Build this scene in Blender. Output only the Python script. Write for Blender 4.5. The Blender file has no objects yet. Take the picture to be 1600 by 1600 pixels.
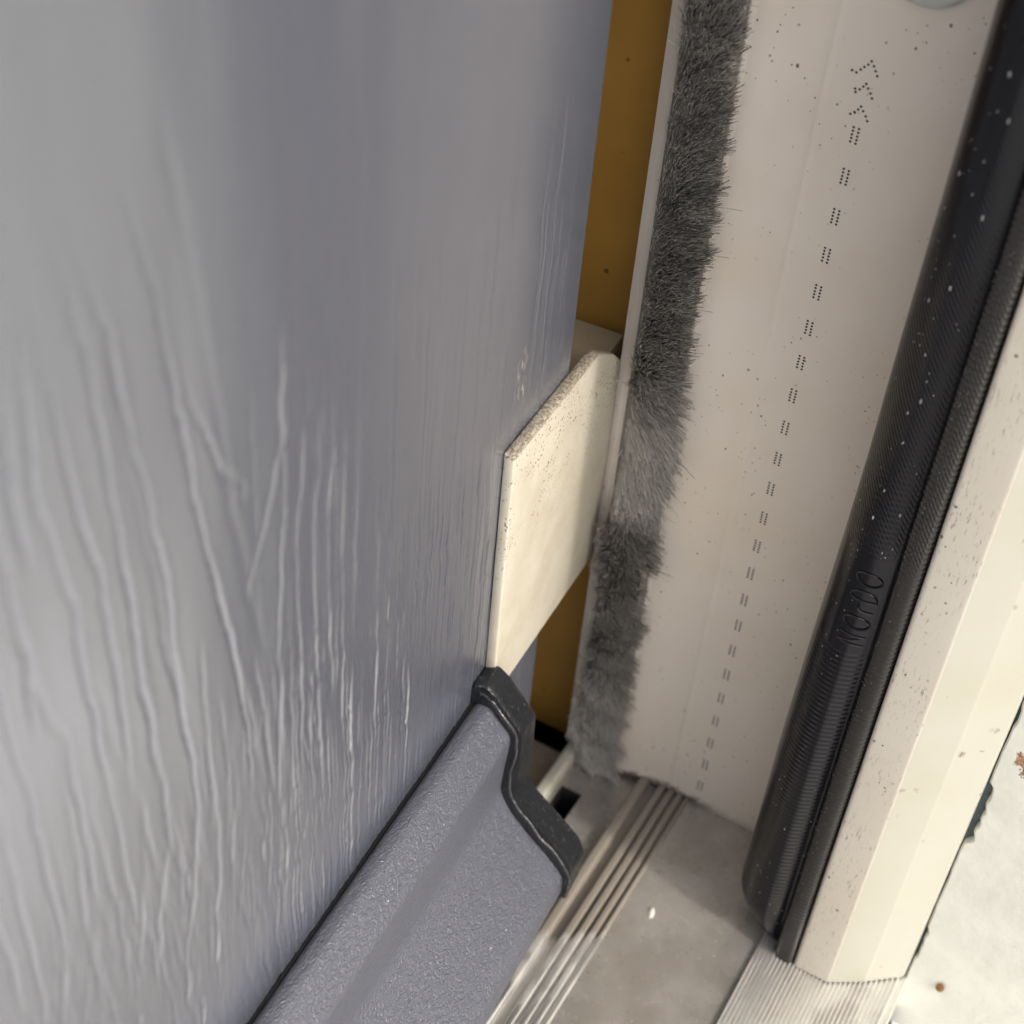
import bpy, math, random
import numpy as np
from mathutils import Vector, Matrix
random.seed(7); rng = np.random.default_rng(7)
S = 0.001                                   # everything below is written in millimetres
SC = bpy.context.scene

# ------------------------------------------------------------------ camera
R = [[0.49527672869795364, -0.5541816506712188, 0.6690169355626034],
     [-0.865852454417237, -0.3775830806376198, 0.3282233148267368],
     [0.07071413712900766, -0.7418313253533635, -0.6668476454165667]]
cd = bpy.data.cameras.new('camera'); cam = bpy.data.objects.new('camera', cd)
SC.collection.objects.link(cam)
M4 = Matrix.Identity(4)
for r in range(3):
    M4[r][0] = R[r][0]; M4[r][1] = -R[r][1]; M4[r][2] = -R[r][2]
    M4[r][3] = (-187.38, -48.22, 238.16)[r]*S
cam.matrix_world = M4
cd.sensor_width = 36; cd.lens = 2499/1600*36
cd.clip_start = 0.005; cd.clip_end = 200
cd.dof.use_dof = True; cd.dof.focus_distance = 0.226; cd.dof.aperture_fstop = 26
SC.camera = cam

# ------------------------------------------------------------------ sky, sun, exposure
SUN_AZ, SUN_EL = 12, 36      # azimuth to the left of straight out of the door, elevation
w = bpy.data.worlds.new('World'); SC.world = w; w.use_nodes = True
nt = w.node_tree; nt.nodes.clear()
sky = nt.nodes.new('ShaderNodeTexSky'); sky.sky_type = 'NISHITA'; sky.sun_disc = False
sky.sun_elevation = math.radians(SUN_EL); sky.sun_rotation = math.radians(180+SUN_AZ)
sky.dust_density = 4; sky.air_density = 1.0; sky.ozone_density = 0.6
hs = nt.nodes.new('ShaderNodeHueSaturation'); hs.inputs['Saturation'].default_value = 0.6
bg = nt.nodes.new('ShaderNodeBackground'); bg.inputs['Strength'].default_value = 0.15
wo = nt.nodes.new('ShaderNodeOutputWorld')
nt.links.new(sky.outputs[0], hs.inputs['Color']); nt.links.new(hs.outputs[0], bg.inputs['Color'])
nt.links.new(bg.outputs[0], wo.inputs['Surface'])
sl = bpy.data.lights.new('sun', 'SUN'); sl.energy = 1.2; sl.angle = math.radians(3.5); sl.color = (1, 0.95, 0.88)
so = bpy.data.objects.new('sun', sl); SC.collection.objects.link(so)
az, el = math.radians(SUN_AZ), math.radians(SUN_EL)
tosun = Vector((-math.sin(az)*math.cos(el), -math.cos(az)*math.cos(el), math.sin(el)))
so.rotation_euler = tosun.to_track_quat('Z', 'Y').to_euler()
SC.view_settings.view_transform = 'Standard'; SC.view_settings.look = 'None'
SC.view_settings.exposure = 0.70; SC.view_settings.gamma = 1
SC.view_settings.use_curve_mapping = False
SC.render.engine = 'CYCLES'
SC.cycles.max_bounces = 8; SC.cycles.diffuse_bounces = 5

# ------------------------------------------------------------------ helpers
def link(o): SC.collection.objects.link(o); return o

def mesh_obj(name, verts, faces, mat, parent=None, smooth=True, angle=35, base=(0, 0, 0)):
    """verts in mm, in the parent's frame (base = the parent's base point in mm)"""
    v = (np.asarray(verts, float) - np.asarray(base, float))*S
    me = bpy.data.meshes.new(name); me.from_pydata(v.tolist(), [], [list(map(int, f)) for f in faces])
    if smooth:
        me.polygons.foreach_set('use_smooth', [True]*len(me.polygons))
        me.set_sharp_from_angle(angle=math.radians(angle))
    if mat: me.materials.append(mat)
    me.update()
    o = bpy.data.objects.new(name, me); link(o)
    if parent: o.parent = parent
    return o

def empty(name, loc, label, cat, rz=0, group=None):
    o = bpy.data.objects.new(name, None); link(o); o.empty_display_size = 0.01
    o.location = Vector(loc)*S; o.rotation_euler = (0, 0, rz)
    o['label'] = label; o['category'] = cat
    if group: o['group'] = group
    return o

def tag(o, label, cat, group=None):
    o['label'] = label; o['category'] = cat
    if group: o['group'] = group
    return o

def join_geo(parts):
    V, F, n = [], [], 0
    for v, f in parts:
        V += [tuple(p) for p in v]; F += [[i+n for i in q] for q in f]; n += len(v)
    return V, F

def prism(poly, a0, a1, axis, steps=None, fn=None, cap=True):
    """extrude closed 2D polygon along axis; axis 'z': poly=(x,y); axis 'x': poly=(y,z). fn(t, poly)->poly"""
    ts = [a0, a1] if steps is None else steps
    V, F = [], []; n = len(poly)
    for t in ts:
        pl = fn(t, poly) if fn else poly
        for p in pl:
            V.append((p[0], p[1], t) if axis == 'z' else (t, p[0], p[1]))
    for k in range(len(ts)-1):
        for i in range(n):
            j = (i+1) % n
            F.append([k*n+i, k*n+j, (k+1)*n+j, (k+1)*n+i])
    if cap:
        F.append(list(range(n))[::-1]); F.append([(len(ts)-1)*n+i for i in range(n)])
    area = sum(poly[i][0]*poly[(i+1) % n][1]-poly[(i+1) % n][0]*poly[i][1] for i in range(n))
    if (area < 0) != (ts[-1] < ts[0]): F = [f[::-1] for f in F]
    return V, F

def box(x0, x1, y0, y1, z0, z1):
    return prism([(x0, y0), (x1, y0), (x1, y1), (x0, y1)], z0, z1, 'z')

def chaikin(pts, it=2, closed=True, keep=()):
    p = [np.array(q, float) for q in pts]
    for _ in range(it):
        o = []
        n = len(p)
        for i in range(n if closed else n-1):
            a, b = p[i], p[(i+1) % n]
            o += [a*.75+b*.25, a*.25+b*.75]
        p = o
    return [tuple(q) for q in p]

def roundpoly(pts, radii, n=5):
    """closed polygon with each corner rounded by its radius"""
    out = []; N = len(pts)
    for i in range(N):
        p0, p, p1 = (np.array(pts[(i-1) % N], float), np.array(pts[i], float), np.array(pts[(i+1) % N], float))
        r = radii[i] if hasattr(radii, '__len__') else radii
        if r <= 0: out.append(tuple(p)); continue
        a = (p0-p); b = (p1-p); la, lb = np.linalg.norm(a), np.linalg.norm(b)
        d = min(r, la*.48, lb*.48); A = p+a/la*d; B = p+b/lb*d
        for k in range(n+1):
            t = k/n; out.append(tuple((1-t)**2*A+2*t*(1-t)*p+t*t*B))
    return out

class Mat:
    def __init__(s, name, rough=.5, metallic=0, spec=.5):
        s.m = bpy.data.materials.new(name); s.m.use_nodes = True; s.t = s.m.node_tree
        s.b = s.t.nodes['Principled BSDF']; s.b.inputs['Roughness'].default_value = rough
        s.b.inputs['Metallic'].default_value = metallic; s.b.inputs['Specular IOR Level'].default_value = spec
        tc = s.t.nodes.new('ShaderNodeTexCoord'); s.oc = tc.outputs['Object']; s.h = None
        v = s.t.nodes.new('ShaderNodeVectorMath'); v.operation = 'SCALE'; v.inputs['Scale'].default_value = 1000
        s.t.links.new(s.oc, v.inputs[0]); s.mm = v.outputs[0]          # object coordinates in millimetres
    def set(s, sock, val):
        if hasattr(val, 'links') or isinstance(val, bpy.types.NodeSocket): s.t.links.new(val, sock)
        else: sock.default_value = val
    def inp(s, name, val): s.set(s.b.inputs[name], val)
    def map(s, scale=(1, 1, 1), loc=(0, 0, 0), rot=(0, 0, 0)):
        n = s.t.nodes.new('ShaderNodeMapping'); n.inputs['Scale'].default_value = scale
        n.inputs['Location'].default_value = loc; n.inputs['Rotation'].default_value = rot
        s.t.links.new(s.mm, n.inputs[0]); return n.outputs[0]
    def noise(s, scale, vec=None, detail=3, rough=.5, dist=0):
        n = s.t.nodes.new('ShaderNodeTexNoise'); n.inputs['Scale'].default_value = scale
        n.inputs['Detail'].default_value = detail; n.inputs['Roughness'].default_value = rough
        n.inputs['Distortion'].default_value = dist
        s.t.links.new(vec or s.mm, n.inputs['Vector']); return n.outputs['Fac']
    def voro(s, scale, vec=None, feature='F1', out='Distance', rand=1):
        n = s.t.nodes.new('ShaderNodeTexVoronoi'); n.feature = feature; n.inputs['Scale'].default_value = scale
        n.inputs['Randomness'].default_value = rand
        s.t.links.new(vec or s.mm, n.inputs['Vector']); return n.outputs[out]
    def math(s, op, a, b=None, c=None, clamp=False):
        n = s.t.nodes.new('ShaderNodeMath'); n.operation = op; n.use_clamp = clamp
        s.set(n.inputs[0], a)
        if b is not None: s.set(n.inputs[1], b)
        if c is not None: s.set(n.inputs[2], c)
        return n.outputs[0]
    def ramp(s, fac, stops):
        n = s.t.nodes.new('ShaderNodeMapRange'); n.interpolation_type = 'SMOOTHSTEP'
        s.set(n.inputs[0], fac)
        n.inputs[1].default_value = stops[0]; n.inputs[2].default_value = stops[1]
        n.inputs[3].default_value = stops[2] if len(stops) > 2 else 0
        n.inputs[4].default_value = stops[3] if len(stops) > 2 else 1
        return n.outputs[0]
    def mix(s, fac, a, b):
        n = s.t.nodes.new('ShaderNodeMix'); n.data_type = 'RGBA'
        s.set(n.inputs[0], fac)
        for k, v in ((6, a), (7, b)):
            if isinstance(v, tuple) and len(v) == 3: v = v+(1,)
            s.set(n.inputs[k], v)
        return n.outputs[2]
    def sep(s, vec=None):
        n = s.t.nodes.new('ShaderNodeSeparateXYZ'); s.t.links.new(vec or s.mm, n.inputs[0]); return n.outputs
    def comb(s, x, y, z):
        n = s.t.nodes.new('ShaderNodeCombineXYZ')
        for k, v in enumerate((x, y, z)): s.set(n.inputs[k], v)
        return n.outputs[0]
    def col(s, c):
        if isinstance(c, tuple) and len(c) == 3: c = c+(1,)
        s.inp('Base Color', c); return s
    def bump(s, h, dist_mm, strength=1.0):
        n = s.t.nodes.new('ShaderNodeBump'); n.inputs['Distance'].default_value = dist_mm*S
        n.inputs['Strength'].default_value = strength
        s.t.links.new(h, n.inputs['Height'])
        if s.h: s.t.links.new(s.h, n.inputs['Normal'])
        s.h = n.outputs[0]; s.t.links.new(s.h, s.b.inputs['Normal']); return s

# ------------------------------------------------------------------ materials
DOORC = (0.080, 0.087, 0.112)
def grain_material():
    m = Mat('door_wood_grain_skin', rough=.33, spec=.6)
    X, Y, Z = m.sep()
    m.bump(m.noise(1, m.map((2.6, 2.6, .5), (1, 4, 2)), 3, .6), .05, .8)
    m.bump(m.noise(2.4, None, 2), .012, .7)
    # chalky scuffs by the edge, dust specks
    dx = m.math('DIVIDE', m.math('SUBTRACT', X, -17.8), 1.9)
    dz = m.math('DIVIDE', m.math('SUBTRACT', Z, 102.5), 5.5)
    rr = m.math('ADD', m.math('MULTIPLY', dx, dx), m.math('MULTIPLY', dz, dz))
    sc = m.noise(1, m.map((2.6, 2, .55), (2, 2, 2)), 4, .7)
    scuff = m.math('MULTIPLY', m.ramp(rr, (.3, 1.6, 1, 0)), m.ramp(sc, (.54, .62, 0, .8)))
    sp = m.ramp(m.voro(.2), (.014, .024, .7, 0))
    c = m.mix(scuff, DOORC, (.45, .42, .36)); c = m.mix(sp, c, (.5, .5, .5))
    m.col(c)
    m.inp('Roughness', m.math('ADD', m.math('MULTIPLY', m.noise(.15, None, 3), .12), .18))
    m.inp('Coat Weight', 1.0); m.inp('Coat Roughness', .24); m.inp('Coat IOR', 2.3)
    return m.m
M_door = grain_material()

def bar_material():
    m = Mat('weather_bar_leather_grain', rough=.33, spec=.5)
    n = m.noise(1.35, m.map((.75, 1.6, 1.2)), 2, .5, 1.2)
    n2 = m.noise(3.2, None, 2)
    m.bump(n, .34, 1); m.bump(n2, .03, .8)
    sp = m.ramp(m.voro(.2), (.02, .03, .7, 0))
    m.col(m.mix(sp, (.088, .093, .114), (.6, .6, .6)))
    return m.m
M_bar = bar_material()

def upvc(name, c, dirtc=(.12, .09, .06), speck=.5, rough=.42):
    m = Mat(name, rough=rough, spec=.45)
    cl = m.noise(.05, None, 3)
    col = m.mix(m.ramp(cl, (.35, .7, 0, .5)), c, tuple(k*f for k, f in zip(c, (.93, .88, .82))))
    v = m.voro(speck); msk = m.ramp(m.noise(.09, m.map((1, 1, .6), (4, 7, 1)), 3), (.42, .6, 0, 1))
    rnd = m.noise(2.7, None, 1)
    s1 = m.math('MULTIPLY', m.ramp(m.math('ADD', v, m.math('MULTIPLY', rnd, .12)), (.10, .15, 1, 0)), msk)
    s2 = m.ramp(m.noise(.55, m.map((1, 1, .8), (3, 3, 9)), 5, .7), (.67, .76, 0, .5))
    v2 = m.voro(speck*2.3, m.map((1, 1, .8), (7, 3, 5))); s3 = m.math('MULTIPLY', m.ramp(m.math('ADD', v2, m.math('MULTIPLY', m.noise(.8, m.map((1, 1, 1), (1, 8, 3)), 1), .6)), (.34, .40, 1, 0)), msk)
    s1 = m.math('MAXIMUM', s1, s3)
    col = m.mix(s1, col, dirtc); col = m.mix(s2, col, tuple(k*2.2 for k in dirtc))
    m.bump(m.noise(.9, None, 3), .01, .6)
    m._c = col
    m.col(col); return m
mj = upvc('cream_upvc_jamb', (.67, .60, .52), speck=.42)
# grime where the jamb meets the sill
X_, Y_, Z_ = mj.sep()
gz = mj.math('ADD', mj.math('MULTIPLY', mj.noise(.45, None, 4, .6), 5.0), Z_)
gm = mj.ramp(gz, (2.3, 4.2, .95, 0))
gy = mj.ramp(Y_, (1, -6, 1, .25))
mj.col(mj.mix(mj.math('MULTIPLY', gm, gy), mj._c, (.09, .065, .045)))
M_jamb = mj.m
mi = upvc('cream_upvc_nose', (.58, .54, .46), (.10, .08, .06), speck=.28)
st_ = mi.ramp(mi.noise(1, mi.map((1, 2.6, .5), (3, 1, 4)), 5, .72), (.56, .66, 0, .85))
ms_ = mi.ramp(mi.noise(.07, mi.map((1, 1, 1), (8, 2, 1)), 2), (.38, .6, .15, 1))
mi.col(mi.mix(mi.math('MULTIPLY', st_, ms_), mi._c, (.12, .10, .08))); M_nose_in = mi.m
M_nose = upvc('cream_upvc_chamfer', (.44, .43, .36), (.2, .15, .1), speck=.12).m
def plate_material():
    m = Mat('pitted_cream_plastic', rough=.5)
    X, Y, Z = m.sep()
    v = m.voro(1.9, m.map((1, 1, .75)));
    msk = m.ramp(m.noise(.13, m.map((1, 1, 1), (2, 5, 3)), 3), (.36, .52, 0, 1))
    mz = m.ramp(Z, (22, 36, .15, 1))
    p = m.math('MULTIPLY', m.ramp(m.math('ADD', v, m.math('MULTIPLY', m.noise(.9, m.map((1, 1, 1), (4, 4, 4)), 1), .5)), (.44, .52, 1, 0)), m.math('MULTIPLY', msk, mz))
    q = m.math('MULTIPLY', m.ramp(m.noise(1.6, m.map((1, 1, 2.4)), 5, .75), (.40, .60, .15, 1)), m.ramp(Z, (46.9, 47.6, 0, .85)))
    c = m.mix(p, m.mix(m.ramp(m.noise(.12, None, 4, .6), (.35, .7)), (.52, .485, .40), (.45, .41, .32)), (.15, .10, .055)); c = m.mix(q, c, (.16, .12, .08))
    m.bump(m.math('MULTIPLY', m.math('ADD', p, q), -1), .10, .8)
    m.bump(m.noise(1.2, None, 4), .03, .6)
    m.col(c); return m.m
M_plate = plate_material()
def rubber(name, c=(.012, .012, .014), r=.42, tex=True):
    m = Mat(name, rough=r, spec=.5); m.col(c)
    if tex: m.bump(m.noise(1.1, None, 4), .06, .7)
    return m.m
def gasket_material():
    m = Mat('black_gasket_rubber', rough=.22, spec=.28); m.col((.005, .0045, .006))
    X, Y, Z = m.sep()
    ph = m.math('MULTIPLY', m.math('SUBTRACT', m.math('MULTIPLY', Y, .84), m.math('MULTIPLY', Z, .54)), 2*math.pi/.52)
    wv = m.math('SINE', ph)
    msk = m.math('MULTIPLY', m.ramp(Z, (90, 97)), m.ramp(Z, (120, 165, 1, .1)))
    m.bump(m.math('MULTIPLY', wv, msk), .035, 1)
    m.bump(m.noise(3.5, None, 3), .03, .7)
    m.col(m.mix(m.ramp(m.math('ADD', Y, m.math('MULTIPLY', m.noise(.4), .8)), (-25.0, -25.6)), (.0045, .004, .006), (.03, .028, .026))); return m.m  # narrow lobe coloured lighter, standing in for the reflection it catches
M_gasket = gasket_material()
def cap_material():
    m = Mat('black_end_cap_plastic', rough=.27); m.bump(m.noise(.7, None, 3, .6, .6), .25, .7); m.bump(m.noise(3, None, 3), .03)
    m.col(m.mix(m.ramp(m.noise(1.2, None, 5, .7), (.6, .72, 0, .7)), (.014, .015, .017), (.10, .10, .10))); return m.m
M_cap = cap_material()
M_blk = rubber('black_gap_sealant', (.006, .006, .007), .7)  # dark sealant filling the gap behind the weather bar
def alu(name, c, rough, scratch=.25, taupe_end=False):
    m = Mat(name, rough=rough, metallic=.85)
    d = m.ramp(m.noise(.12, m.map((.7, 1.4, 1)), 4, .6), (.42, .68, 0, .6))
    s = m.noise(1, m.map((.05, 6, 6)), 3)
    m.col(m.mix(d, c, (.38, .34, .29)))
    m.bump(s, .02, scratch)
    if taupe_end:  # taupe and duller towards the jamb end, along a noisy slanted edge
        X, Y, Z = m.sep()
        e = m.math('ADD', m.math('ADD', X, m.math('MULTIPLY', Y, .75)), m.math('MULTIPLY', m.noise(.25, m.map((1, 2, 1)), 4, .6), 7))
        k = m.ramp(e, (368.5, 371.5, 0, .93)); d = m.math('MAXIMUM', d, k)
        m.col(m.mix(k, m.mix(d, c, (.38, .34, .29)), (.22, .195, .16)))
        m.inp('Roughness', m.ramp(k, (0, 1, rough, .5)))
    m.inp('Metallic', m.math('SUBTRACT', .93, d, clamp=True)); return m.m
M_alu = alu('bright_grooved_aluminium', (.86, .85, .82), .3, taupe_end=True)
M_ramp = alu('ribbed_silver_aluminium', (.86, .85, .82), .38)
def floor_material():
    m = Mat('grimy_sill_coating', rough=.28, spec=.55)
    d = m.noise(.10, None, 4, .6)
    c = m.mix(m.ramp(d, (.35, .65)), (.46, .435, .40), (.36, .335, .30))
    sp = m.ramp(m.voro(.35), (.06, .10, .6, 0)); c = m.mix(sp, c, (.62, .58, .5))
    bl = m.ramp(m.noise(.8, None, 4, .7), (.66, .75, 0, .5)); c = m.mix(bl, c, (.09, .07, .06))
    m.col(c); m.inp('Roughness', m.ramp(m.noise(.2, m.map((1, 1, 1), (3, 3, 3)), 3), (.3, .7, .16, .32)))
    m.inp('Metallic', .55)
    m.bump(m.noise(.5, None, 3), .02, .6); return m.m
M_floor = floor_material()
def amber_material():
    m = Mat('amber_stained_timber', rough=.5)
    g = m.noise(1, m.map((.3, .3, .03)), 4, .6)
    g = m.noise(.06, None, 3); c = m.mix(m.ramp(g, (.3, .7)), (.46, .245, .045), (.40, .205, .035))
    sp = m.ramp(m.voro(.16), (.05, .09, .8, 0)); m.col(m.mix(sp, c, (.06, .03, .01)))
    m.bump(g, .05, .6); return m.m
M_amber = amber_material()
def wall_material():
    m = Mat('white_masonry_paint', rough=.75)
    n = m.noise(.12, None, 5, .6)
    c = m.mix(m.ramp(n, (.35, .7)), (.70, .70, .62), (.64, .64, .56))
    # a spot where the paint has come off the brick
    dd = m.t.nodes.new('ShaderNodeVectorMath'); dd.operation = 'DISTANCE'
    m.t.links.new(m.mm, dd.inputs[0]); dd.inputs[1].default_value = (-113.5, 47.8, 151)
    q = m.math('ADD', dd.outputs['Value'], m.math('MULTIPLY', m.noise(.5, None, 4, .7), 7))
    c = m.mix(m.ramp(q, (6.4, 6.9, 1, 0)), c, m.mix(m.ramp(m.noise(.8, None, 3), (.4, .6)), (.22, .10, .055), (.42, .27, .17)))
    s = m.ramp(m.noise(.5, m.map((1, 1, 1), (5, 1, 2)), 4, .7), (.66, .76, 0, .35)); c = m.mix(s, c, (.36, .33, .22))
    m.col(c); m.bump(m.noise(.25, None, 4), .25, .8); m.bump(m.noise(1.6, None, 3), .04); return m.m
M_wall = wall_material()
m = Mat('rust_brown_grit', rough=.7); m.col(m.mix(m.noise(1.5), (.30, .13, .03), (.12, .06, .02))); M_rust = m.m
m = Mat('pale_chip', rough=.5); m.col(m.mix(m.noise(1.5), (.78, .76, .70), (.6, .58, .5))); M_chip = m.m
m = Mat('pale_grit', rough=.35); m.col(m.mix(m.noise(1.5), (.36, .37, .39), (.16, .16, .17))); M_grit = m.m
m = Mat('black_print', rough=.6); m.col(m.mix(m.noise(2), (.015, .013, .012), (.03, .025, .02))); M_print = m.m
m = Mat('slot_shade_black', rough=.8); m.col(m.mix(m.noise(1), (.008, .008, .009), (.012, .01, .01))); M_dark = m.m
m = Mat('paving', rough=.85); m.col(m.mix(m.noise(.02, None, 5), (.36, .35, .32), (.28, .27, .25))); m.bump(m.noise(.3, None, 4), .6); M_ground = m.m
m = Mat('clear_plastic_cap', rough=.2); m.col(m.mix(m.noise(.3), (.62, .63, .60), (.55, .56, .53))); m.inp('Transmission Weight', .25); M_screw = m.m
m = Mat('teal_old_sealant', rough=.8); m.col(m.mix(m.noise(1.3, None, 3), (.06, .085, .09), (.14, .17, .17))); M_teal = m.m
m = Mat('white_sealant', rough=.5); m.col(m.mix(m.noise(.5), (.76, .75, .68), (.7, .68, .6))); M_seal = m.m

m = Mat('white_doorstep_paint', rough=.7); m.col(m.mix(m.noise(.05, None, 4), (.76, .77, .77), (.68, .69, .69))); m.bump(m.noise(.4, None, 4), .1); M_step = m.m

# ------------------------------------------------------------------ setting: ground outside, inner floor
g = mesh_obj('ground', *box(-4000, 4000, -6000, -60, -90, -60), M_ground, smooth=False); g['kind'] = 'structure'
g = mesh_obj('doorstep', *prism(roundpoly([(-1100, -47.6), (-13.6, -47.6), (-13.6, -420), (-1100, -420)], 0), -60.2, -13, 'z'), M_step, smooth=False); g['kind'] = 'structure'
g = mesh_obj('floor', *box(-1200, 400, 110, 2000, -30, -8), M_amber, smooth=False); g['kind'] = 'structure'

# ------------------------------------------------------------------ painted masonry reveal with ragged edge
def edge_y(z):
    e = -46.72
    for z0, z1, d in ((38.5, 53.5, 1.2), (6.0, 15.5, .5), (66, 71, .25), (-30, -22, .5)):
        if z0 < z < z1:
            t = min((z-z0)/1.2, (z1-z)/1.2, 1); e -= d*t*(.85+.12*math.sin(z*1.9)+.1*math.sin(z*.83+1))
    return e - .05*math.sin(z*.5) - .03*math.sin(z*1.3+1)
WB = (100, -100, -90)
wall = empty('wall', WB, 'white painted masonry reveal with a ragged edge beside the cream door frame', 'wall')
zs = list(np.arange(-90, 170, .5))+[200, 500, 2100]
V, F = [], []
for z in zs:
    e = edge_y(z) if z < 170 else -46.8
    V += [(-9.5, e+.15, z), (-14.0, e, z), (-14.35, e-.3, z), (-14.4, -52, z), (-14.4, -60, z), (-14.4, -148, z), (900, -148, z), (900, -47.4, z)]
n = 8
for k in range(len(zs)-1):
    for i in range(n):
        j = (i+1) % n; F.append([k*n+i, (k+1)*n+i, (k+1)*n+j, k*n+j])
F.append(list(range(n))); F.append([(len(zs)-1)*n+i for i in range(n)][::-1])
F = [f[::-1] for f in F]
mesh_obj('masonry', V, F, M_wall, wall, base=WB)
# old sealant deep in the joint
V, F = [], []
zz = np.arange(-40, 166, .6)
for z in zz:
    r_ = .25*math.sin(z*1.1)+.2*math.sin(z*2.7)
    V += [(-13.2+r_*.2, -46.55, z), (-12.6, -49.2, z)]
for k in range(len(zz)-1): F.append([2*k, 2*k+1, 2*k+3, 2*k+2])
mesh_obj('old_sealant', V, F, M_teal, wall, base=WB)
b = mesh_obj('brown_speck', *join_geo([([(-14.7+random.uniform(-.1, .1), -52.5+.75*math.cos(a), 2.6+1.25*math.sin(a)) for a in np.linspace(0, 6.28, 10)[:-1]]+[(-15.2, -52.4, 2.9)],
     [[i, (i+1) % 9, 9] for i in range(9)])]), M_rust)
tag(b, 'small brown rust speck stuck on the white masonry below the frame', 'speck')

# ------------------------------------------------------------------ door frame
FB = (0, 0, 0)
frame = empty('door_frame', (0, 0, .7), 'cream plastic door frame with brush pile, printed dots and black gasket', 'door frame')
FB = (0, 0, .7)
jp = [(0, 27.5), (-.25, 26.6), (-.25, 26.2), (-.12, 25.8), (-.05, 18.2), (-1.5, 18.0), (-1.75, 17.6), (-1.5, 17.2), (-1.4, 16.9), (-1.4, 16.6), (-1.72, 16.3), (-1.72, 16.0), (-1.45, 15.7), (-1.36, 15.2)]
for y in np.arange(14.2, 5.6, -.8): jp.append((-1.2*max(0, (y-6)/8.4)**1.35-.10, y))
jp += [(-.10, 5.5), (-.2, 5.3), (-.2, 5.0), (-.06, 4.7), (0, 4.2), (0, -13.5), (0, -29.6), (12, -29.6), (12, 27.5)]
mesh_obj('jamb', *prism(jp, 0.0, 2050, 'z'), M_jamb, frame, base=FB, angle=60)
npoly = roundpoly([(-4, -29.2), (-22.8, -29.2), (-22.8, -35.5), (-19.4, -40.9), (-19.0, -41.3), (-14.6, -46.5), (60, -46.5), (60, -31), (12.5, -31), (12.5, -29.2)],
                  [0, .8, .35, .15, .2, .7, 0, 0, 0, 0])
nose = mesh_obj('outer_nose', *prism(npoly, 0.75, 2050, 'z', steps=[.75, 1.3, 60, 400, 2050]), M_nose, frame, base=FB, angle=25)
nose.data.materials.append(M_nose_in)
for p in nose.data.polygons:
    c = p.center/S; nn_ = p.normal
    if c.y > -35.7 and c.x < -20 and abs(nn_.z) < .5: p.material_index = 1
# hairline seam down the chamfer
sv, sf = [], []
for k, z in enumerate(np.arange(1.2, 175, .7)):
    t = .47+.006*math.sin(z*.19)+.004*math.sin(z*.9); wd = .0022+.0028*abs(math.sin(z*.21))*abs(math.sin(z*.057+1))
    for q in (t-wd, t+wd):
        sv.append((-22.8+8.2*q-.05, -35.5-11*q-.04, z))
    if k: sf.append([2*k-2, 2*k, 2*k+1, 2*k-1])
mesh_obj('hairline_seam', sv, sf, rubber('seam_dirt', (.14, .11, .08), .8, False), nose, base=FB)
# printed dot marks on the jamb
def disc(y, z, r=.19, x=-.012, n=8):
    return [(x, y+r*math.cos(a), z+r*math.sin(a)) for a in np.linspace(0, 2*math.pi, n+1)[:-1]], [list(range(n))[::-1]]
CH = [[(-0.22, 149.75), (0.08, 149.22), (0.51, 148.77), (0.9, 148.3), (1.36, 147.76), (1.95, 147.9), (-0.66, 149.22), (-1.01, 148.65), (-1.36, 148.09)],
      [(-0.23, 146.68), (0.07, 146.21), (0.45, 145.72), (0.9, 145.22), (1.04, 145.64), (-0.59, 146.16), (-1.04, 145.62), (-1.37, 145.04)],
      [(-0.24, 143.54), (0.03, 143.04), (0.43, 142.57), (0.91, 142.15), (0.37, 142.5), (-0.65, 143.02), (-1.13, 142.45), (-1.46, 141.88)]]
for c in CH: mesh_obj('printed_arrow', *join_geo([disc(y, z) for y, z in c]), M_print, frame, smooth=False, base=FB)
for k in range(23):
    zc = 139.5-6.09*k
    pts = [(.10+s*.0, zc+1.05-.52*i) for i in range(5) for s in (0,)]
    pts = [(.08, zc+1.03-.515*i) for i in range(5)]+[(-.66, zc+.96-.515*i) for i in range(5)]
    mesh_obj('printed_dash', *join_geo([disc(y+random.uniform(-.02, .02), z+random.uniform(-.02, .02)) for y, z in pts]), M_print, frame, smooth=False, base=FB)
# screw cap, a shallow dome
V, F = [], []; rings = [(6.2, 0.05), (6.2, -.55), (5.9, -.95), (5.2, -1.2), (3, -1.45), (.01, -1.5)]; N = 48
for r, x in rings: V += [(x, -4.9+r*math.cos(a), 164.6+r*math.sin(a)) for a in np.linspace(0, 2*math.pi, N+1)[:-1]]
for k in range(len(rings)-1):
    for i in range(N): F.append([k*N+i, k*N+(i+1) % N, (k+1)*N+(i+1) % N, (k+1)*N+i][::-1])
mesh_obj('screw_cap', V, F, M_screw, frame, base=FB)

# ------------------------------------------------------------------ brush pile seal
BT = [(190, 24.5, 16), (153.7, 24.7, 15.8), (145.1, 24.7, 15.6), (136.1, 23.8, 15.4), (126.5, 23.6, 15.1), (116.3, 23.7, 14.6), (105.2, 23.9, 15.1), (93.6, 23.8, 15.0), (88.8, 24.6, 14.1), (85.5, 22.6, 13.4),
      (81.7, 22.3, 13.5), (73.2, 23.2, 14.4), (64.7, 24.1, 14.8), (61.0, 25.6, 13.7), (58.6, 26.5, 13.2), (52.6, 26.6, 13.8), (49, 26.4, 15.9), (46.1, 26.1, 15.8), (37.6, 24.7, 13.8), (32, 25.2, 15.4), (28.9, 25.4, 14.7), (20.3, 25.8, 14.2), (11.2, 25.5, 14.9), (2.4, 24.6, 14.4), (-4.9, 23.8, 16.1)][::-1]
bz = np.array([b[0] for b in BT]); bl = np.array([b[1] for b in BT]); br = np.array([b[2] for b in BT])
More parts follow.
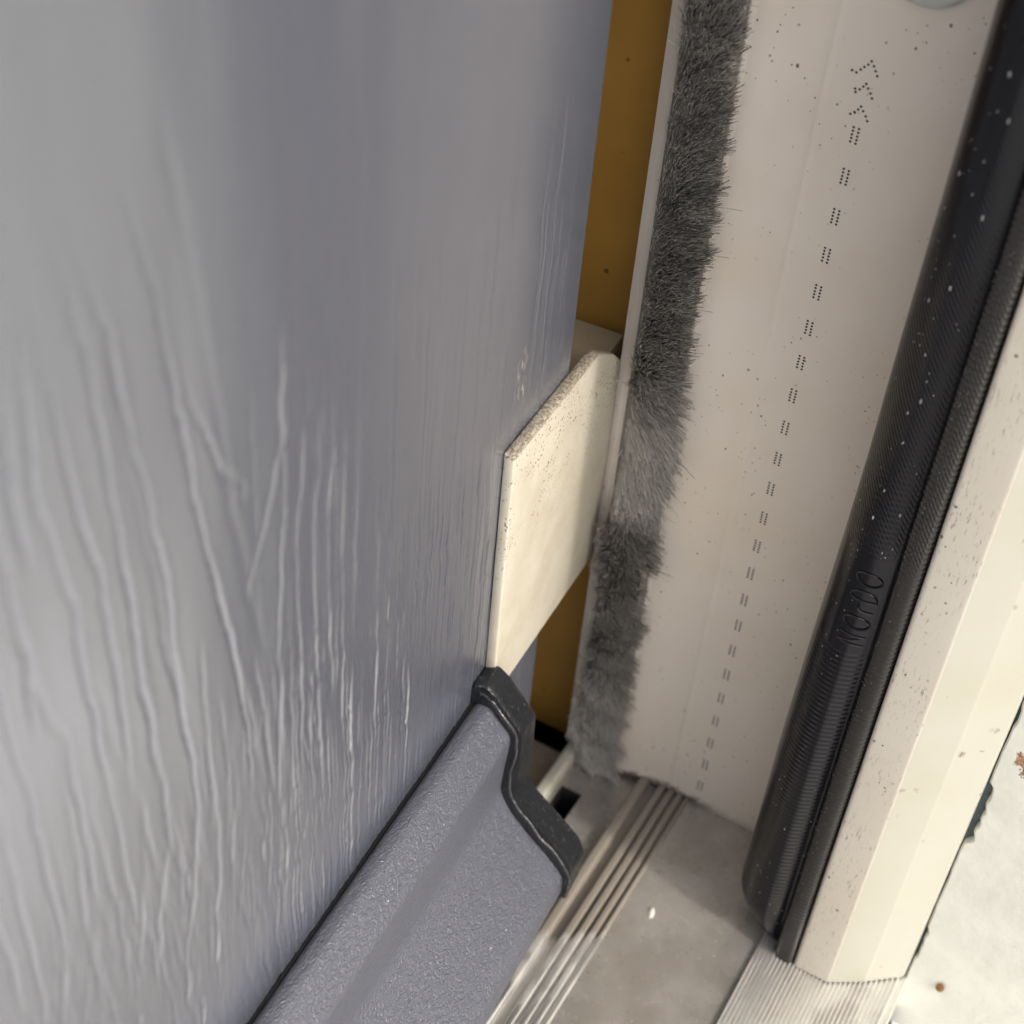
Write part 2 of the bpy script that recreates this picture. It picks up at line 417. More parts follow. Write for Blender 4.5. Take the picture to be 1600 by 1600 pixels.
def vnoise(n_, sc, seed):
    r = np.random.default_rng(seed); g = r.standard_normal(4096)
    x = n_/sc+1000; i = np.floor(x).astype(int); f = x-i; f = f*f*(3-2*f)
    return g[i % 4096]*(1-f)+g[(i+1) % 4096]*f
def vnoise2(a, b, sc, seed):
    r = np.random.default_rng(seed); g = r.standard_normal((256, 256))
    x = a/sc+300; y = b/sc+300; i = np.floor(x).astype(int); j = np.floor(y).astype(int)
    f = x-i; h = y-j; f = f*f*(3-2*f); h = h*h*(3-2*h); i %= 255; j %= 255
    return (g[i, j]*(1-f)*(1-h)+g[i+1, j]*f*(1-h)+g[i, j+1]*(1-f)*h+g[i+1, j+1]*f*h)
NF = 36000
z0 = rng.uniform(.9, 178, NF); s = rng.uniform(-1, 1, NF)
yr = 22.3+s*2.9
L = np.interp(z0, bz, bl); Rr = np.interp(z0, bz, br)
yc = (L+Rr)/2; hw = (L-Rr)/2
hgt = 4.9+.35*vnoise2(z0, yr, 1.3, 3)+rng.normal(0, .42, NF)-1.1*np.abs(s)**3
clx = .22*vnoise2(z0, yr, .8, 5)+.15*vnoise2(z0, yr, 2.5, 15); clz = .32*vnoise2(z0, yr, .8, 6)+.2*vnoise2(z0, yr, 3, 16)
hwn = hw*(1+.10*vnoise(z0, 1.3, 8))
tipy = yc-.5+s*hwn*.95+clx+rng.normal(0, .34, NF)
# pile leans down the frame, more so in the matted stretch
matted = np.exp(-((z0-74)/8.5)**2)
lean = np.interp(z0, [0, 30, 52, 60, 66, 80, 86, 92, 180], [-1.0, 2.6, 3.2, 2.6, -.6, -1.6, 1.4, 4.0, 4.2])+clz*.8+rng.normal(0, .42, NF)
hgt = hgt*(1-.22*matted)*np.where(z0 < 48, .92, 1)
stray = rng.random(NF) < .018
tipy = np.where(stray, tipy+rng.normal(0, 1.2, NF)+np.sign(s)*.8, tipy); lean = np.where(stray, lean+rng.normal(0, 1, NF), lean)
P0 = np.stack([np.full(NF, -.05), yr, z0], 1); P2 = np.stack([-hgt, tipy, z0+lean], 1)
P1 = np.stack([-hgt*.58, yr*.46+tipy*.54, z0+lean*.52], 1)+rng.normal(0, .13, (NF, 3))
P2[:, 2] = np.maximum(P2[:, 2], rng.uniform(-.4, .9, NF)); P1[:, 2] = np.maximum(P1[:, 2], .9)
rad = rng.uniform(.05, .078, NF)
ang = rng.uniform(0, 2*math.pi, NF)
verts = np.zeros((NF, 9, 3))
for k in range(3):
    a = ang+k*2*math.pi/3
    off = np.stack([np.zeros(NF), np.cos(a), np.sin(a)], 1)
    verts[:, k] = P0+off*rad[:, None]; verts[:, 3+k] = P1+off*rad[:, None]*.95; verts[:, 6+k] = P2+off*rad[:, None]*.75
fq = np.array([[0, 1, 4, 3], [1, 2, 5, 4], [2, 0, 3, 5], [3, 4, 7, 6], [4, 5, 8, 7], [5, 3, 6, 8]])[:, ::-1]
faces = (np.arange(NF)[:, None, None]*9+fq[None]).reshape(-1, 4)
me = bpy.data.meshes.new('brush_fibres')
vv = (verts.reshape(-1, 3)-np.array(FB))*S
me.vertices.add(len(vv)); me.vertices.foreach_set('co', vv.ravel())
me.loops.add(faces.size); me.loops.foreach_set('vertex_index', faces.ravel().astype(np.int32))
me.polygons.add(len(faces)); me.polygons.foreach_set('loop_start', np.arange(0, faces.size, 4, dtype=np.int32))
me.polygons.foreach_set('loop_total', np.full(len(faces), 4, dtype=np.int32))
me.update(calc_edges=True)
at = me.attributes.new('fibre', 'FLOAT', 'POINT')
tone = np.clip(.5+.22*rng.standard_normal(NF)+.10*vnoise2(z0, yr, 3, 11), 0, 1)
tone = np.clip(tone+.2*np.exp(-((z0-76)/12)**2), 0, 1.3)
tone = tone+.30*np.clip((54-z0)/15, 0, 1)*np.clip(.6+.5*vnoise2(z0, yr, 2.2, 77), 0, 1.5)
tone = np.where(rng.random(NF) < .004, 1.6, tone)
at.data.foreach_set('value', np.repeat(tone, 9).astype(np.float32))
me.polygons.foreach_set('use_smooth', [True]*len(me.polygons))
m = Mat('grey_pile_fibre', rough=.55, spec=.4)
an = m.t.nodes.new('ShaderNodeAttribute'); an.attribute_name = 'fibre'
c = m.mix(m.ramp(an.outputs['Fac'], (0, 1)), (.30, .285, .265), (.80, .765, .72))
c = m.mix(m.ramp(an.outputs['Fac'], (1.0, 1.5)), c, (.6, .6, .58)); m.col(c)
me.materials.append(m.m)
brush = mesh_obj('brush_seal', *prism([(0.0, 25.4), (-.5, 25.3), (-.5, 18.5), (0.0, 18.4)], .2, 2050, 'z'), rubber('grey_brush_backing', (.2, .19, .165), .8), frame, base=FB)
fo = bpy.data.objects.new('fibres', me); link(fo); fo.parent = brush

# ------------------------------------------------------------------ gasket
"""section: one broad flattened bubble with a narrow lobe against the nose"""
def resample(p, n):
    p = np.array(p); d = np.r_[0, np.cumsum(np.linalg.norm(np.diff(p, axis=0), axis=1))]
    t = np.linspace(0, d[-1], n); return np.stack([np.interp(t, d, p[:, 0]), np.interp(t, d, p[:, 1])], 1)
GCV = resample(chaikin([(-8.2, -17.6), (-10.5, -16.0), (-14.5, -16.0), (-18.2, -16.6), (-20.9, -18.9), (-21.8, -21.3), (-21.5, -23.3), (-20.9, -24.9), (-21.0, -25.3), (-22.5, -25.6), (-23.1, -26.9), (-23.0, -28.9), (-20.5, -29.15), (-16, -29.05)], 3, closed=False), 120)
gd = np.gradient(GCV, axis=0); GNM = np.stack([gd[:, 1], -gd[:, 0]], 1); GNM /= np.linalg.norm(GNM, axis=1)[:, None]
if GNM[50, 0] > 0: GNM = -GNM
GF = np.linspace(0, 1, 120)
VAL = int(np.argmin(np.linalg.norm(GCV-np.array([-21.2, -25.05]), axis=1))); VF = GF[VAL]      # the valley
def gasket_poly(z):
    P = GCV.copy(); main = GF < VF
    ph = z/.96+.25*np.sin(GF*5)
    r1 = .5-.5*np.cos(2*math.pi*ph); r2 = np.abs(np.sin(math.pi*(ph+.3*np.sin((GF-VF)*14)+.4)))
    edge = np.clip((VF-GF)/.03, 0, 1)
    side = .45+.55*np.clip((GF-VF*.55)/(VF*.3), 0, 1)            # ribs stand out more towards the nose
    am1 = .065*side*edge; am2 = .17*np.clip((GF-VF)/.02, 0, 1)*np.clip((.97-GF)/.05, 0, 1)
    fade = np.clip((z-10)/6, 0, 1)*(1 if z < 175 else 0)
    patch = 1.0
    if 74.2 < z < 92.5: patch = .03
    hi = np.clip(1-(z-92)/25, .12, 1) if z > 92 else 1
    band = (GF > VF*.52)
    am1 = am1*np.where(band, patch, .55)*hi
    am2 = am2*np.where((GF < VF+.09), patch, 1)
    off = np.where(main, am1*(r1-1), am2*(r2-1))*fade
    P = P+GNM*off[:, None]
    P = P+GNM*(.06*np.sin(z*.11+GF*3)*np.sin(GF*math.pi))[:, None]
    P = P+GNM*(main*1.0*np.clip((105-z)/60, 0, 1)*np.clip((VF-GF)/.12, 0, 1)*np.clip(GF/.15, 0, 1))[:, None]
    if z < 11:                                                     # the bubble is pinched shut at its cut end
        t = max(0, (z-.4)/10.6); k = .04+.96*math.sin(t*math.pi/2)**.85
        c = np.array([-19.6, -25.2]); P[main] = c+(P[main]-c)*k
    return [tuple(q) for q in P]+[(-6, -29.05), (-6, -22)]
zs = list(np.arange(.4, 11, .25))+list(np.arange(11, 172, .137))+[180, 2050]
gp = gasket_poly(50)
V, F = prism(gp, 0, 1, 'z', steps=zs, fn=lambda t, p: gasket_poly(t))
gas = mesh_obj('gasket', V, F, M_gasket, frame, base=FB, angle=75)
# raised lettering on the smooth patch of the gasket
def on_gasket(z, f, h=.0):
    """f runs from 0 at the back edge of the bubble to 1 at the valley beside the nose"""
    g_ = f*VF; x = np.interp(g_, GF, GCV[:, 0]); y = np.interp(g_, GF, GCV[:, 1])
    h = h+1.0*min(1, max(0, (105-z)/60))*min(1, max(0, (VF-g_)/.12)); nx = np.interp(g_, GF, GNM[:, 0]); ny = np.interp(g_, GF, GNM[:, 1])
    return (float(x+nx*h), float(y+ny*h), z)
def tube(path, r, n=6):
    V, F = [], []
    P = [Vector(p) for p in path]
    for i, p in enumerate(P):
        d = (P[min(i+1, len(P)-1)]-P[max(i-1, 0)]).normalized()
        u = d.orthogonal().normalized(); v_ = d.cross(u)
        if i and abs(u.dot(pu)) < .99: u = (pu-d*pu.dot(d)).normalized(); v_ = d.cross(u)
        pu = u
        V += [tuple(p+(u*math.cos(a)+v_*math.sin(a))*r) for a in np.linspace(0, 2*math.pi, n+1)[:-1]]
    for i in range(len(P)-1):
        for k in range(n): F.append([i*n+k, i*n+(k+1) % n, (i+1)*n+(k+1) % n, (i+1)*n+k])
    F.append(list(range(n))[::-1]); F.append([(len(P)-1)*n+k for k in range(n)])
    return V, F
# letter strokes: s along the gasket (upwards), t across it (0..1); text runs upwards
def arc(cx, cy, rx, ry, a0, a1, n=16): return [(cx+rx*math.cos(math.radians(a)), cy+ry*math.sin(math.radians(a))) for a in np.linspace(a0, a1, n)]
GL = {'N': [[(0, 0), (0, 1)], [(0, 1), (1.1, 0)], [(1.1, 0), (1.1, 1)]], 'O': [arc(.75, .5, .75, .5, 0, 360)],
      'r': [[(0, 0), (0, .6)], arc(.45, .35, .45, .28, 180, 60, 8)], 'D': [[(0, 0), (0, 1)]+arc(.2, .5, .95, .5, 90, -90), [(.2, 0), (0, 0)]], 'o': [arc(.45, .32, .45, .32, 0, 360)]}
lt = []; s0 = 0
for ch, adv in (('N', 2.0), ('o', 0), ('O', 2.3), ('r', 1.3), ('D', 1.9), ('O', 2.2)):
    if ch == 'o': continue
    for st in GL[ch]:
        pth = []
        for i in range(len(st)-1):
            for q in np.linspace(0, 1, 5)[:-1]:
                pth.append((st[i][0]*(1-q)+st[i+1][0]*q, st[i][1]*(1-q)+st[i+1][1]*q))
        pth.append(st[-1])
        lt.append(tube([on_gasket(76.0+(s0+x)*1.5+y*.5, .93-y*.19, .03) for x, y in pth], .17))
    s0 += adv
V, F = join_geo(lt)
mesh_obj('raised_lettering', V, F, M_gasket, gas, base=FB)
# grit stuck on the gasket
gr = []
def blob(c, r, st=1.0):
    V, F = [], []
    for i, (ph) in enumerate((0, .8, 1.6, 2.4, 3.1415)):
        for k in range(6):
            a = k*math.pi/3; q = r*random.uniform(.75, 1.2)
            V.append((c[0]+q*math.sin(ph)*math.cos(a)*.8, c[1]+q*math.sin(ph)*math.sin(a)*.8, c[2]+q*st*math.cos(ph)))
    for i in range(4):
        for k in range(6): F.append([i*6+k, i*6+(k+1) % 6, (i+1)*6+(k+1) % 6, (i+1)*6+k][::-1])
    return V, F
for _ in range(110):
    z = random.uniform(4, 172); a = random.gauss(.72, .13); r = random.choice((.05, .06, .06, .08, .10))
    if z > 100: r *= 1.2
    if .4 < a < .99: gr.append(blob(on_gasket(z, a, .0), r, random.uniform(1, 2.0)))
for z, a_, r in ((163, 205, .28), (158, 212, .24), (149.5, 190, .22), (146, 214, .26), (136, 208, .22), (133, 196, .2), (126, 205, .18), (119.5, 211, .3), (117, 205, .2), (112.5, 208, .2), (104, 205, .18), (101, 220, .24), (99, 203, .24), (95, 222, .14), (94, 216, .15), (93.3, 219, .14)):
    gr.append(blob(on_gasket(z, .5+(a_-180)/100, .02), r*.8, 1.7))
for _ in range(60): gr.append(blob(on_gasket(random.uniform(8, 150), (VF+random.uniform(.03, .1))/VF, 0), .06))
gt = mesh_obj('pale_grit', *join_geo(gr), M_grit, gas, base=FB); gt['kind'] = 'stuff'

# ------------------------------------------------------------------ timber lining behind the frame
lin = mesh_obj('timber_lining', *box(8, 60, 27.9, 330, -7.9, 2050), M_amber, smooth=False, base=(30, 180, -7.9))
lin.location = Vector((30, 180, -7.9))*S
tag(lin, 'amber brown timber lining seen in the gap between grey door and cream frame', 'door lining')

# ------------------------------------------------------------------ threshold
TB = (-400, 0, -8)
thr = empty('threshold', TB, 'aluminium threshold with grooved rail, drain slot and grimy flat sill', 'threshold')
XL, XR = -1000, -.05
def xsec(pts, name, mat, parent=thr, x0=XL, x1=XR, base=TB, steps=None, angle=40):
    return mesh_obj(name, *prism(pts, x0, x1, 'x', steps=steps), mat, parent, base=base, angle=angle)
# flat sill and the inner tray with the drain slot cut through it
xsec([(1.2, 0), (-22.4, 0), (-22.4, -8), (1.2, -8)], 'flat_sill', M_floor)
T0, T1, SX0, SX1, SY0, SY1 = 10.9, 24.2, -17.6, -9.3, 18.9, 23.2
tray = [box(XL, SX0, T0, T1, -8, -.6), box(SX1, XR, T0, T1, -8, -.6), box(SX0, SX1, T0, SY0, -8, -.6), box(SX0, SX1, SY1, T1, -8, -.6)]
m2 = mesh_obj('inner_tray', *join_geo(tray), M_floor, thr, smooth=False, base=TB)
mesh_obj('drain_slot', *join_geo([box(SX0-.5, SX1+.5, SY0-.5, SY1+.5, -14, -13), box(SX0+.01, SX0+.2, SY0+.01, SY1-.01, -13, -.85), box(SX1-.2, SX1-.01, SY0+.01, SY1-.01, -13, -.85),
    box(SX0+.21, SX1-.21, SY1-.2, SY1-.01, -13, -.85), box(SX0+.21, SX1-.21, SY0+.01, SY0+.2, -13, -.85)]), M_dark, thr, smooth=False, base=TB)  # near-black liner added inside the hole; its shade is put into the colour
rail = roundpoly([(11.1, -.3), (11.1, 1.5), (9.3, 1.5), (9.2, -.75), (7.5, -.75), (7.4, .75), (6.2, .75), (6.0, -.45), (5.55, -.45), (5.4, .7), (4.3, .7), (4.1, -.45), (3.75, -.45), (3.6, .65), (2.6, .65), (2.4, -.45), (2.05, -.4), (1.9, .5), (1.3, .5), (1.1, -.1), (1.1, -7.9), (11.1, -7.9)],
                 [0, .5, .5, .1, .1, .25, .25, .1, .1, .25, .25, .1, .1, .25, .25, .1, .1, .2, .3, 0, 0, 0], 3)
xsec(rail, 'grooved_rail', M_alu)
lip = roundpoly([(24.0, -.5), (24.0, 1.9), (26.4, 1.9), (26.4, -8), (24.3, -8)], [0, .8, .8, 0, 0], 5)
xsec(lip, 'inner_lip', M_nose)
xsec([(26.6, -4), (26.6, -7.9), (110, -7.9), (110, -4)], 'inner_flange', M_floor)
# ribbed ramp outside
rp = [(-22.5, -8), (-22.5, .35)]
y = -22.5; PITCH = .74
while y > -46.0:
    rp += [(y-.02, .60), (y-.14, .78), (y-.34, .76), (y-.44, .30), (y-.66, .30)]
    y -= PITCH
rp += [(-46.9, .5), (-47.15, 0), (-47.15, -8)]
xsec(rp, 'ribbed_ramp', M_ramp, angle=20, x1=40)
# ------------------------------------------------------------------ crumbs
def crumb(name, c, r, mat, label, cat, sx=1, sz=.5, rot=0):
    V, F = [], []
    for ph in (0, .6, 1.2, 1.7, 3.1415):
        for k in range(7):
            a = k*2*math.pi/7; q = r*random.uniform(.8, 1.15)
            dx_, dy_ = q*math.sin(ph)*math.cos(a)*sx, q*math.sin(ph)*math.sin(a)*.55
            V.append((dx_*math.cos(rot)-dy_*math.sin(rot), dx_*math.sin(rot)+dy_*math.cos(rot), max(0.004, r*sz*math.cos(ph)+.06)))
    for i in range(4):
        for k in range(7): F.append([i*7+k, i*7+(k+1) % 7, (i+1)*7+(k+1) % 7, (i+1)*7+k][::-1])
    o = mesh_obj(name, V, F, mat); o.location = Vector(c)*S; return tag(o, label, cat)
crumb('paint_chip', (-26.0, -3.7, .0), 1.05, M_chip, 'white paint flake lying alone on the flat grimy sill', 'paint chip', 1.25, .35, .3)

# fine grit lying on the sill
gg = []
for _ in range(150):
    x = -abs(random.gauss(0, 22))-.3; y = random.choice((random.uniform(-22, 1), random.uniform(-22, 1), random.uniform(11.5, 18.5)))
    if random.random() < .35: x = -random.uniform(.2, 3)
    v_, f_ = blob((x, y, (.0 if y < 5 else -.6)+.03), random.choice((.05, .06, .08, .12, .16)), random.uniform(.5, 1)); gg.append((v_, f_))
m = Mat('mixed_grit', rough=.7); m.col(m.mix(m.ramp(m.noise(.45, None, 1), (.45, .55)), (.10, .075, .05), (.6, .57, .5)))
o = mesh_obj('grit', *join_geo(gg), m.m, base=(-20, -5, 0)); o.location = Vector((-20, -5, 0))*S
tag(o, 'scattered fine grit lying on the grimy flat sill near the frame foot', 'grit'); o['kind'] = 'stuff'

# ------------------------------------------------------------------ door leaf, ajar
DIRA = math.atan2(.06, .9982)
door = empty('door_leaf', (-17.37, 28.0, 8), 'slate grey wood grain door standing ajar with a weather bar along its foot', 'door', rz=DIRA)
DB = (0, 0, 8)
# local frame: x along the door (0 at its edge, negative to the left), y inward
# embossed wood grain: grooves carved into the skin as real relief (u along the door, z up)
GRAIN = [[(-107.6, 163.6), (-107.9, 157.1), (-106.6, 150.3), (-106.1, 143.3), (-105.8, 136.7), (-105.5, 127.3), (-105.3, 123.3)], [(-104.7, 162.1), (-103.7, 153.0), (-102.5, 145.3), (-102.3, 136.9), (-101.8, 127.4), (-102.1, 119.8)], [(-100.6, 162.8), (-99.7, 155.8), (-99.4, 146.0), (-99.1, 137.5), (-98.8, 128.2), (-98.3, 115.7)], [(-97.7, 162.2), (-95.8, 152.4), (-94.8, 142.3), (-94.1, 134.8), (-93.8, 123.3), (-92.9, 109.9)], [(-91.1, 159.3), (-89.7, 151.1), (-89.0, 142.3), (-88.3, 136.9), (-86.4, 128.1), (-84.7, 118.7), (-83.6, 106.8), (-83.0, 99.2)], [(-75.1, 147.5), (-75.5, 139.4), (-78.3, 132.6), (-81.7, 126.0)], [(-87.4, 150.1), (-85.0, 143.6), (-81.7, 138.8)], [(-74.5, 139.4), (-75.4, 130.3), (-76.4, 119.4), (-77.4, 109.7)], [(-71.0, 138.0), (-72.8, 128.4), (-73.2, 118.7), (-72.8, 105.3), (-73.0, 88.4)], [(-68.4, 134.4), (-69.8, 122.0), (-69.8, 109.2), (-68.9, 91.7), (-68.7, 83.7)], [(-65.7, 133.6), (-67.0, 121.7), (-66.8, 108.8), (-66.0, 93.9)], [(-63.2, 132.6), (-64.1, 117.4), (-63.8, 101.5), (-63.8, 83.8)], [(-60.1, 132.3), (-61.3, 115.2), (-61.5, 97.0), (-62.0, 82.1)], [(-56.0, 114.3), (-56.0, 101.6), (-55.9, 86.5)], [(-53.6, 109.8), (-53.0, 94.1), (-53.1, 66.8)], [(-49.5, 103.3), (-48.7, 87.7), (-48.5, 67.9)], [(-109.9, 165.2), (-110.1, 157.4), (-109.7, 151.4)], [(-112.3, 155.6), (-112.0, 148.0), (-112.1, 139.4), (-112.1, 136.0)], [(-115.1, 140.5), (-114.8, 135.2), (-114.3, 128.8), (-114.2, 122.6), (-114.3, 116.8), (-113.8, 110.6), (-113.7, 104.9)], [(-109.7, 132.5), (-109.3, 130.7), (-109.1, 123.8), (-109.0, 117.9), (-108.9, 108.4)], [(-104.9, 115.9), (-104.6, 110.2), (-104.4, 102.8), (-103.7, 96.0)], [(-100.8, 109.9), (-100.3, 103.7)], [(-98.4, 125.1), (-97.9, 117.3), (-97.6, 109.3), (-97.5, 102.0)], [(-93.9, 120.6), (-93.1, 113.7), (-92.8, 106.5), (-93.0, 100.8), (-94.0, 93.2), (-96.0, 86.5), (-97.4, 80.6), (-97.2, 72.1)], [(-90.1, 104.9), (-89.7, 97.0), (-90.0, 90.1), (-91.4, 82.4), (-91.6, 72.4), (-92.4, 67.3)], [(-77.2, 103.9), (-77.9, 87.8), (-76.7, 75.9), (-76.9, 70.8), (-78.8, 70.2)], [(-80.6, 77.5), (-80.9, 72.9), (-79.9, 65.3)], [(-117.8, 123.2), (-117.8, 118.3), (-117.7, 112.0), (-117.7, 104.9), (-118.2, 99.4)], [(-120.5, 117.4), (-120.1, 112.2), (-120.3, 105.9)], [(-110.6, 112.2), (-110.8, 106.0), (-110.5, 98.7), (-110.6, 91.8)], [(-98.9, 99.2), (-100.7, 92.7), (-101.8, 86.8)], [(-102.5, 100.3), (-103.1, 95.8), (-104.5, 90.5)], [(-106.4, 98.4), (-106.4, 91.3)]]
def door_skin():
    us = np.concatenate([np.arange(-152, -.8, .2), [-.6, -.42, -.28, -.16, -.07, 0]]); zs_ = np.arange(8, 236.1, .62)
    U, Z = np.meshgrid(us, zs_); H = np.zeros_like(U)
    r = np.random.default_rng(21)
    wob = .22*vnoise2(U*.12+5, Z*.5, 1.6, 31)+.10*vnoise2(U*.3, Z*1.2, .9, 32)
    def carve(uu, zz_, wdt, dep, ext=0):
        o = np.argsort(zz_); zz_ = np.array(zz_)[o]; uu = np.array(uu)[o]
        lo, hi = zz_[0], zz_[-1]
        rows = np.where((zs_ > lo-ext-4) & (zs_ < hi+ext+4))[0]
        if not len(rows): return
        uc = np.interp(zs_[rows], zz_, uu)
        # straight extrapolation past the ends
        if len(zz_) > 1:
            s1 = (uu[-1]-uu[-2])/max(.1, zz_[-1]-zz_[-2]); t = zs_[rows]-hi; uc = np.where(t > 0, uc+np.clip(s1, -.3, .3)*t, uc)
        d = U[rows]-uc[:, None]+wob[rows]
        f = np.clip((zs_[rows]-lo+2.5)/5, 0, 1)*np.clip((hi+ext+2.5-zs_[rows])/(5+ext), 0, 1)
        f = f*(.85+.15*np.sin(zs_[rows]*.23+uu[0]))
        H[rows] += (-dep*np.exp(-(d/wdt)**2)+.25*dep*np.exp(-((d-1.7*wdt)/(1.3*wdt))**2))*f[:, None]
    for l in GRAIN:
        u_ = [p[0] for p in l]; z_ = [p[1] for p in l]; mu = np.mean(u_)
        near = mu < -76
        carve(u_, z_, .30 if near else .19, .13 if near else .10, 18 if mu < -86 and max(z_) > 110 else 5)
    # soft broad figure between the carved lines
    for _ in range(26):
        u0 = r.uniform(-150, -84); z1 = r.uniform(90, 215); ln = r.uniform(15, 60); sl_ = r.uniform(.10, .2)
        carve([u0, u0+sl_*ln], [z1, z1-ln], r.uniform(.4, .7), r.uniform(.02, .04))
    # close-set figure low on the left, where the pattern tightens
    for _ in range(34):
        u0 = r.uniform(-128, -80); z1 = r.uniform(70, 125); ln = r.uniform(18, 50); k = r.normal(.06, .05)
        carve([u0, u0+k*ln*.5, u0+k*ln], [z1, z1-ln*.45, z1-ln], r.uniform(.2, .34), r.uniform(.03, .075))
    # dense fine grain: straight and vertical to the right
    for _ in range(950):
        u0 = r.uniform(-80, -.5); z1 = r.uniform(54, 112) if r.random() < .86 else r.uniform(50, 150)
        ln = r.uniform(10, 55); k = r.normal(-.004, .012)
        carve([u0, u0+k*ln], [z1, z1-ln], r.uniform(.11, .2), r.uniform(.02, .055))
    for _ in range(420):                                     # short crooked strokes towards the lower left
        u0 = r.uniform(-125, -68); z1 = r.uniform(58, 108); ln = r.uniform(3, 14); k = r.normal(.05, .12)
        carve([u0, u0+k*ln], [z1, z1-ln], r.uniform(.18, .42), r.uniform(.02, .07))
    H += .035*vnoise2(U, Z*.16, 5, 41)+.010*vnoise2(U, Z*.3, 1.4, 42)*np.clip((150-Z)/60, .2, 1)
    e = np.clip(-U/.6, 0, 1); H = H*np.clip(-U/1.5, 0, 1); Yl = -H+.5*(1-np.sqrt(np.clip(1-(1-e)**2, 0, 1)))
    e2 = np.clip((236-Z)/4, 0, 1); Yl = Yl*e2
    n_, m_ = U.shape
    V = np.stack([U, Yl, Z], -1).reshape(-1, 3)
    i = np.arange(n_-1)[:, None]*m_+np.arange(m_-1)[None]
    F = np.stack([i, i+1, i+m_+1, i+m_], -1).reshape(-1, 4)
    return V, F
V, F = door_skin()
bx = join_geo([box(-900, -151.9, .02, 44, 8, 2040), box(-151.9, 0, .5, 44, 8, 236), box(-151.9, 0, .02, 44, 235.9, 2040)])
V2 = V.tolist()+[list(p) for p in bx[0]]; F2 = F.tolist()+[[i+len(V) for i in q] for q in bx[1]]
mesh_obj('door_panel', V2, F2, M_door, door, base=DB, angle=60)
# black seal line along the top of the weather bar
def along(poly, x0, x1, nm, mat, par, angle=40, steps=None, fn=None, base=DB):
    return mesh_obj(nm, *prism([(-v, z) for v, z in poly], x0, x1, 'x', steps=steps, fn=fn), mat, par, base=base, angle=angle)
prof = roundpoly([(.35, 52.6), (1.2, 53.7), (3.2, 53.9), (7.3, 49.3), (6.6, 40.5), (6.3, 35.5), (9.0, 31.0), (17.7, 22.6), (18.9, 20.6), (18.9, 16.6), (17.4, 16.6), (16.5, 20.5), (8, 28), (.35, 29)],
                 [.4, .8, 1.3, 1.3, 2.5, 1.8, 1.1, 1.6, 1.0, .5, .4, 1, 1, .2], 7)
wb = along(prof, -880, -25.6, 'weather_bar', M_bar, door, angle=50)
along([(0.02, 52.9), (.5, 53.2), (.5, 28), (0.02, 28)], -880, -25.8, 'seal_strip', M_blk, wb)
# moulded end cap: outer block with a rim that laps over the bar
capo = roundpoly([(.05, 57.2), (2.2, 58.2), (3.9, 57.0), (8.9, 51.0), (9.1, 44), (8.9, 35.4), (10.5, 33.2), (19.2, 25.7), (20.3, 23.2), (20.0, 16.6), (18.6, 14.4), (17.6, 17), (8, 26), (.05, 27)],
                 [.3, .5, .5, .7, 1.0, .6, .5, 1.0, .8, .6, .4, .5, 1, .1], 5)
def capfn(t, p):
    # chamfer the far face, and ripple the lip
    a = np.array(p); c = np.array([-8.5, 37.0])
    k = 1.0
    if t > -21: k = .965
    if t < -25.4: k = .985
    q = c+(a-c)*k
    q[:, 0] = np.minimum(q[:, 0], -.05)
    q += .07*np.sin(t*2.1+np.arange(len(q))[:, None]*.9)*np.array([[1, 1]])*(t < -22.5)
    q[:, 0] = np.minimum(q[:, 0], -.05)
    return [tuple(r) for r in q]
cap = along(capo, -26, -20, 'end_cap', M_cap, wb, steps=[-25.9, -25.3, -24.6, -23.6, -22.8, -21.8, -21.2, -20.8], fn=capfn, angle=40)
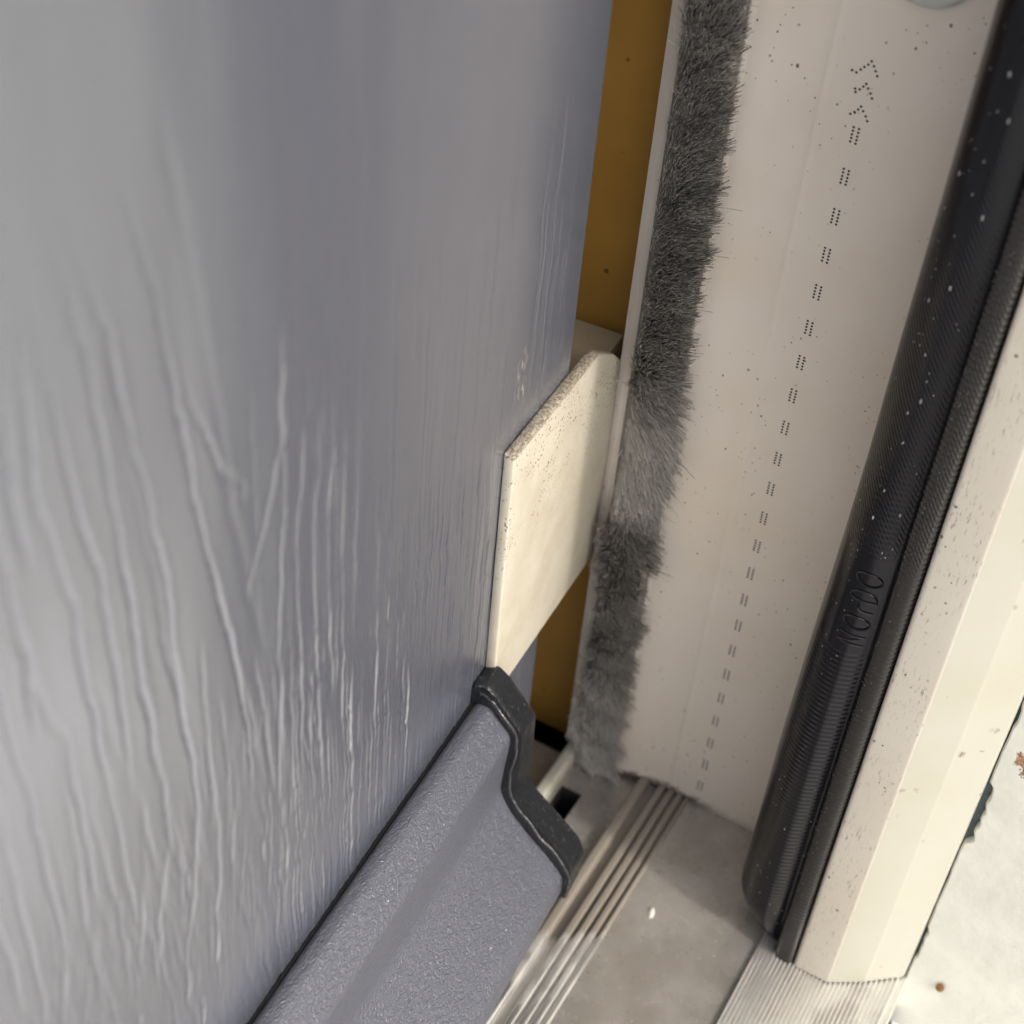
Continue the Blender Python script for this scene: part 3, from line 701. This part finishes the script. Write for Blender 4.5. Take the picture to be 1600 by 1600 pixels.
# rim on the cap, following the bar's outline
rim = [(.5, 55.9), (2.6, 55.9), (4.5, 54.3), (8.0, 50.2), (8.1, 47), (7.6, 41), (7.5, 36.2), (9.6, 32.9), (14, 28.6), (18.4, 24.3), (19.8, 21.5), (19.9, 18), (19.1, 14.8)]
rp3 = chaikin([(-25.9+.12*math.sin(i*2.2), -v-.15, z+.15) for i, (v, z) in enumerate(rim)], 3, closed=False)
rp3 = [(x+.10*math.sin(i*.7), y+.09*math.sin(i*.53+1), z+.09*math.sin(i*.91)) for i, (x, y, z) in enumerate(rp3)]
mesh_obj('rim', *tube(rp3, .42, 10), M_cap, cap, base=DB, angle=80)

# ------------------------------------------------------------------ packer spanning the gap
PK = (-17.37, 28.0, 52)
pk = empty('packer', PK, 'square cream plastic packer plate bridging the gap between door edge and frame', 'packer', rz=DIRA)
def boxr(u0, u1, v0, v1, z0_, z1_, rr, nm, mat):
    """plate in the door's frame with rounded outline, bevelled edges"""
    out = roundpoly([(u0, z0_), (u1, z0_), (u1, z1_-8.2), (u1-3.4, z1_-5), (u1-11, z1_), (u0, z1_)], rr, 6)
    c = np.array([(u0+u1)/2, (z0_+z1_)/2]); V, F = [], []; n = len(out)
    lay = [(v0, .1), (v0+.1, 0), (v1-.3, 0), (v1-.1, .09), (v1, .3)]
    for v, ins in lay:
        for p in out:
            q = np.array(p); d = q-c; q = q-np.sign(d)*ins*np.minimum(1, np.abs(d)/3); V.append((q[0], -v, q[1]))
    for k in range(len(lay)-1):
        for i in range(n):
            j = (i+1) % n; F.append([k*n+i, k*n+j, (k+1)*n+j, (k+1)*n+i])
    F.append([(len(lay)-1)*n+i for i in range(n)]); F.append(list(range(n))[::-1])
    return mesh_obj(nm, V, F, mat, pk, base=(0, 0, 52), angle=50)
boxr(-21.6, 17.0, .08, 1.75, 50.2, 99.9, [1.6, 0, .2, .3, .3, .5], 'face_plate', M_plate)
M_spacer = upvc('dusty_beige_plastic', (.42, .34, .22), (.15, .09, .03), speck=.4).m
mesh_obj('spacer_block', *prism(roundpoly([(.4, .9), (24.2, .9), (24.2, 10.2), (.4, 9.2)], .4, 3), 54, 91, 'z'), M_spacer, pk, base=(0, 0, 52))
